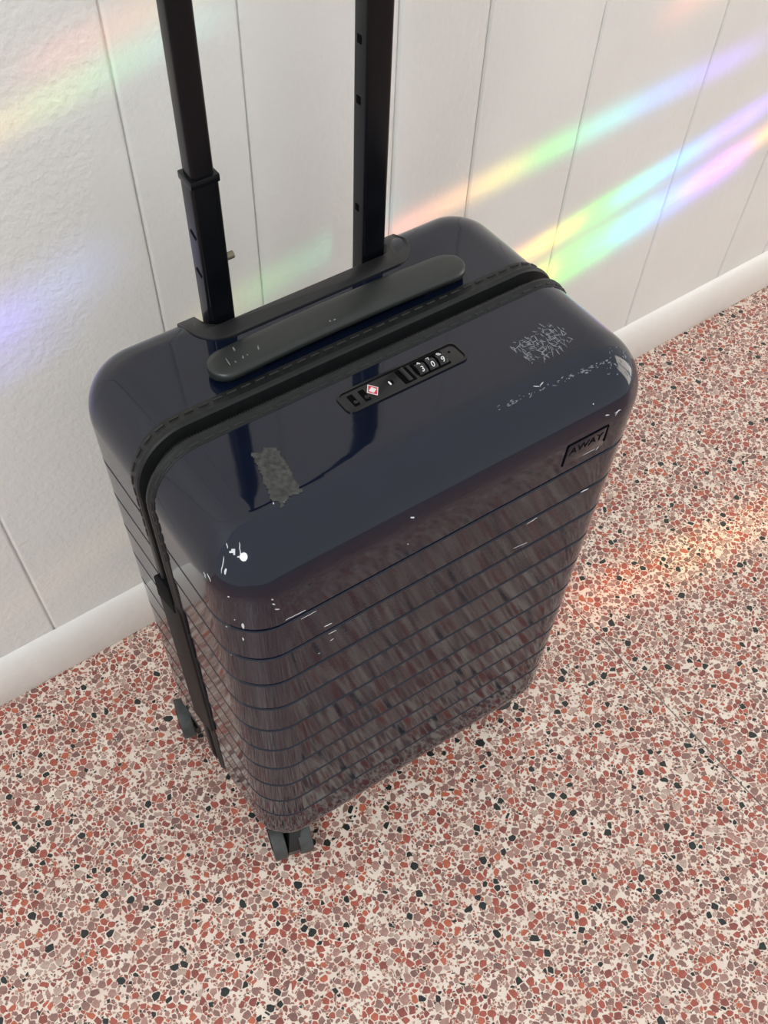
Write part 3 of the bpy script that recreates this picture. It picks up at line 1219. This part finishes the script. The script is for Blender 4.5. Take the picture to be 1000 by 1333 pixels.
wall_projector('prism_light_right', 1.0, 2.2, 1.5, [
    ((0.565, 0.401), (1.20, 0.437), 0.013, 0.015, 0.003, 0.30,
     [(0, K), (0.08, (1, .32, .22)), (0.20, (1, .48, .14)), (0.29, (.85, .75, .06)), (0.40, (0, .85, .06)), (0.54, (0, .72, .72)), (0.66, (.04, .30, 1)),
      (0.82, (.22, .10, .9)), (1, K)]),
    ((0.73, 0.287), (1.30, 0.364), 0.0115, 0.014, -0.007, 0.70,
     [(0, K), (0.12, (1, .42, .05)), (0.21, (1, .72, .03)), (0.27, (.50, .95, 0)), (0.34, (0, 1, .02)), (0.45, (0, .85, .62)), (0.57, (0, .40, 1)),
      (0.74, (.20, .10, .95)), (1, K)]),
    ((0.76, 0.233), (1.25, 0.294), 0.022, 0.023, -0.002, 0.70,
     [(0, K), (0.10, (1, .75, .03)), (0.17, (.8, .95, 0)), (0.27, (.04, 1, 0)), (0.38, (0, .95, .22)), (0.50, (0, .60, .80)), (0.64, (.05, .25, 1)),
      (0.80, (.28, .08, .85)), (1, K)]),
    ((1.06, 0.267), (1.52, 0.358), 0.011, 0.014, 0.0, 0.55,
     [(0, K), (0.12, (.35, .1, .6)), (0.22, (1, .15, .45)), (0.29, (1, .16, .16)), (0.40, (1, .45, .05)), (0.52, (.9, .8, .05)), (0.68, (.1, .9, .2)), (0.85, (.1, .4, .9)), (1, K)]),
    ((0.92, 0.512), (1.15, 0.540), 0.016, 0.016, 0.0, 0.12,
     [(0, K), (0.3, (1, .25, .15)), (0.6, (1, .4, .1)), (1, K)]),
], 900)
wall_projector('prism_light_left', -0.35, 2.2, 1.5, [
    ((0.13, 0.616), (0.45, 0.657), 0.0105, 0.0115, 0.0, 0.11,
     [(0, K), (0.14, (1, .35, .2)), (0.30, (1, .7, .15)), (0.45, (.6, .9, .2)), (0.62, (.2, .9, .4)), (0.80, (.2, .7, .7)), (1, K)]),
    ((0.22, 0.651), (0.43, 0.678), 0.012, 0.014, 0.0, 0.095,
     [(0, K), (0.35, (1, .28, .2)), (0.6, (1, .45, .2)), (0.8, (.8, .7, .2)), (1, K)]),
    ((0.00, 0.440), (0.32, 0.510), 0.026, 0.026, 0.0, 0.24,
     [(0, K), (0.25, (.16, .12, 1)), (0.55, (.18, .15, 1)), (0.75, (.12, .18, .5)), (1, K)]),
    ((0.00, 0.402), (0.28, 0.455), 0.013, 0.015, 0.0, 0.08,
     [(0, K), (0.3, (.12, .15, 1)), (0.6, (.15, .2, .9)), (1, K)]),
    ((0.32, 0.393), (0.63, 0.434), 0.017, 0.018, 0.0, 0.11,
     [(0, K), (0.18, (.8, .7, .2)), (0.38, (.25, .9, .2)), (0.6, (.1, .8, .45)), (0.8, (.1, .5, .6)), (1, K)]),
    ((-0.03, 0.115), (0.40, 0.225), 0.020, 0.020, 0.0, 0.035,
     [(0, K), (0.3, (1, .55, .35)), (0.6, (.9, .8, .4)), (1, K)]),
], 900)
# warm streak on the floor to the right of the suitcase (local v runs towards -y)
projector('prism_light_floor', Vector((0.95, -0.9, 1.9)), Vector((1, 0, 0)), Vector((0, -1, 0)), Vector((0, 0, -1)), 1.9, [
    ((0.24 - 0.95, -0.9 + 0.015), (0.80 - 0.95, -0.9 + 0.060), 0.036, 0.036, 0.0, 0.11,
     [(0, K), (0.3, (1, .35, .10)), (0.5, (1, .70, .15)), (0.68, (1, .62, .22)), (1, K)]),
], 900)
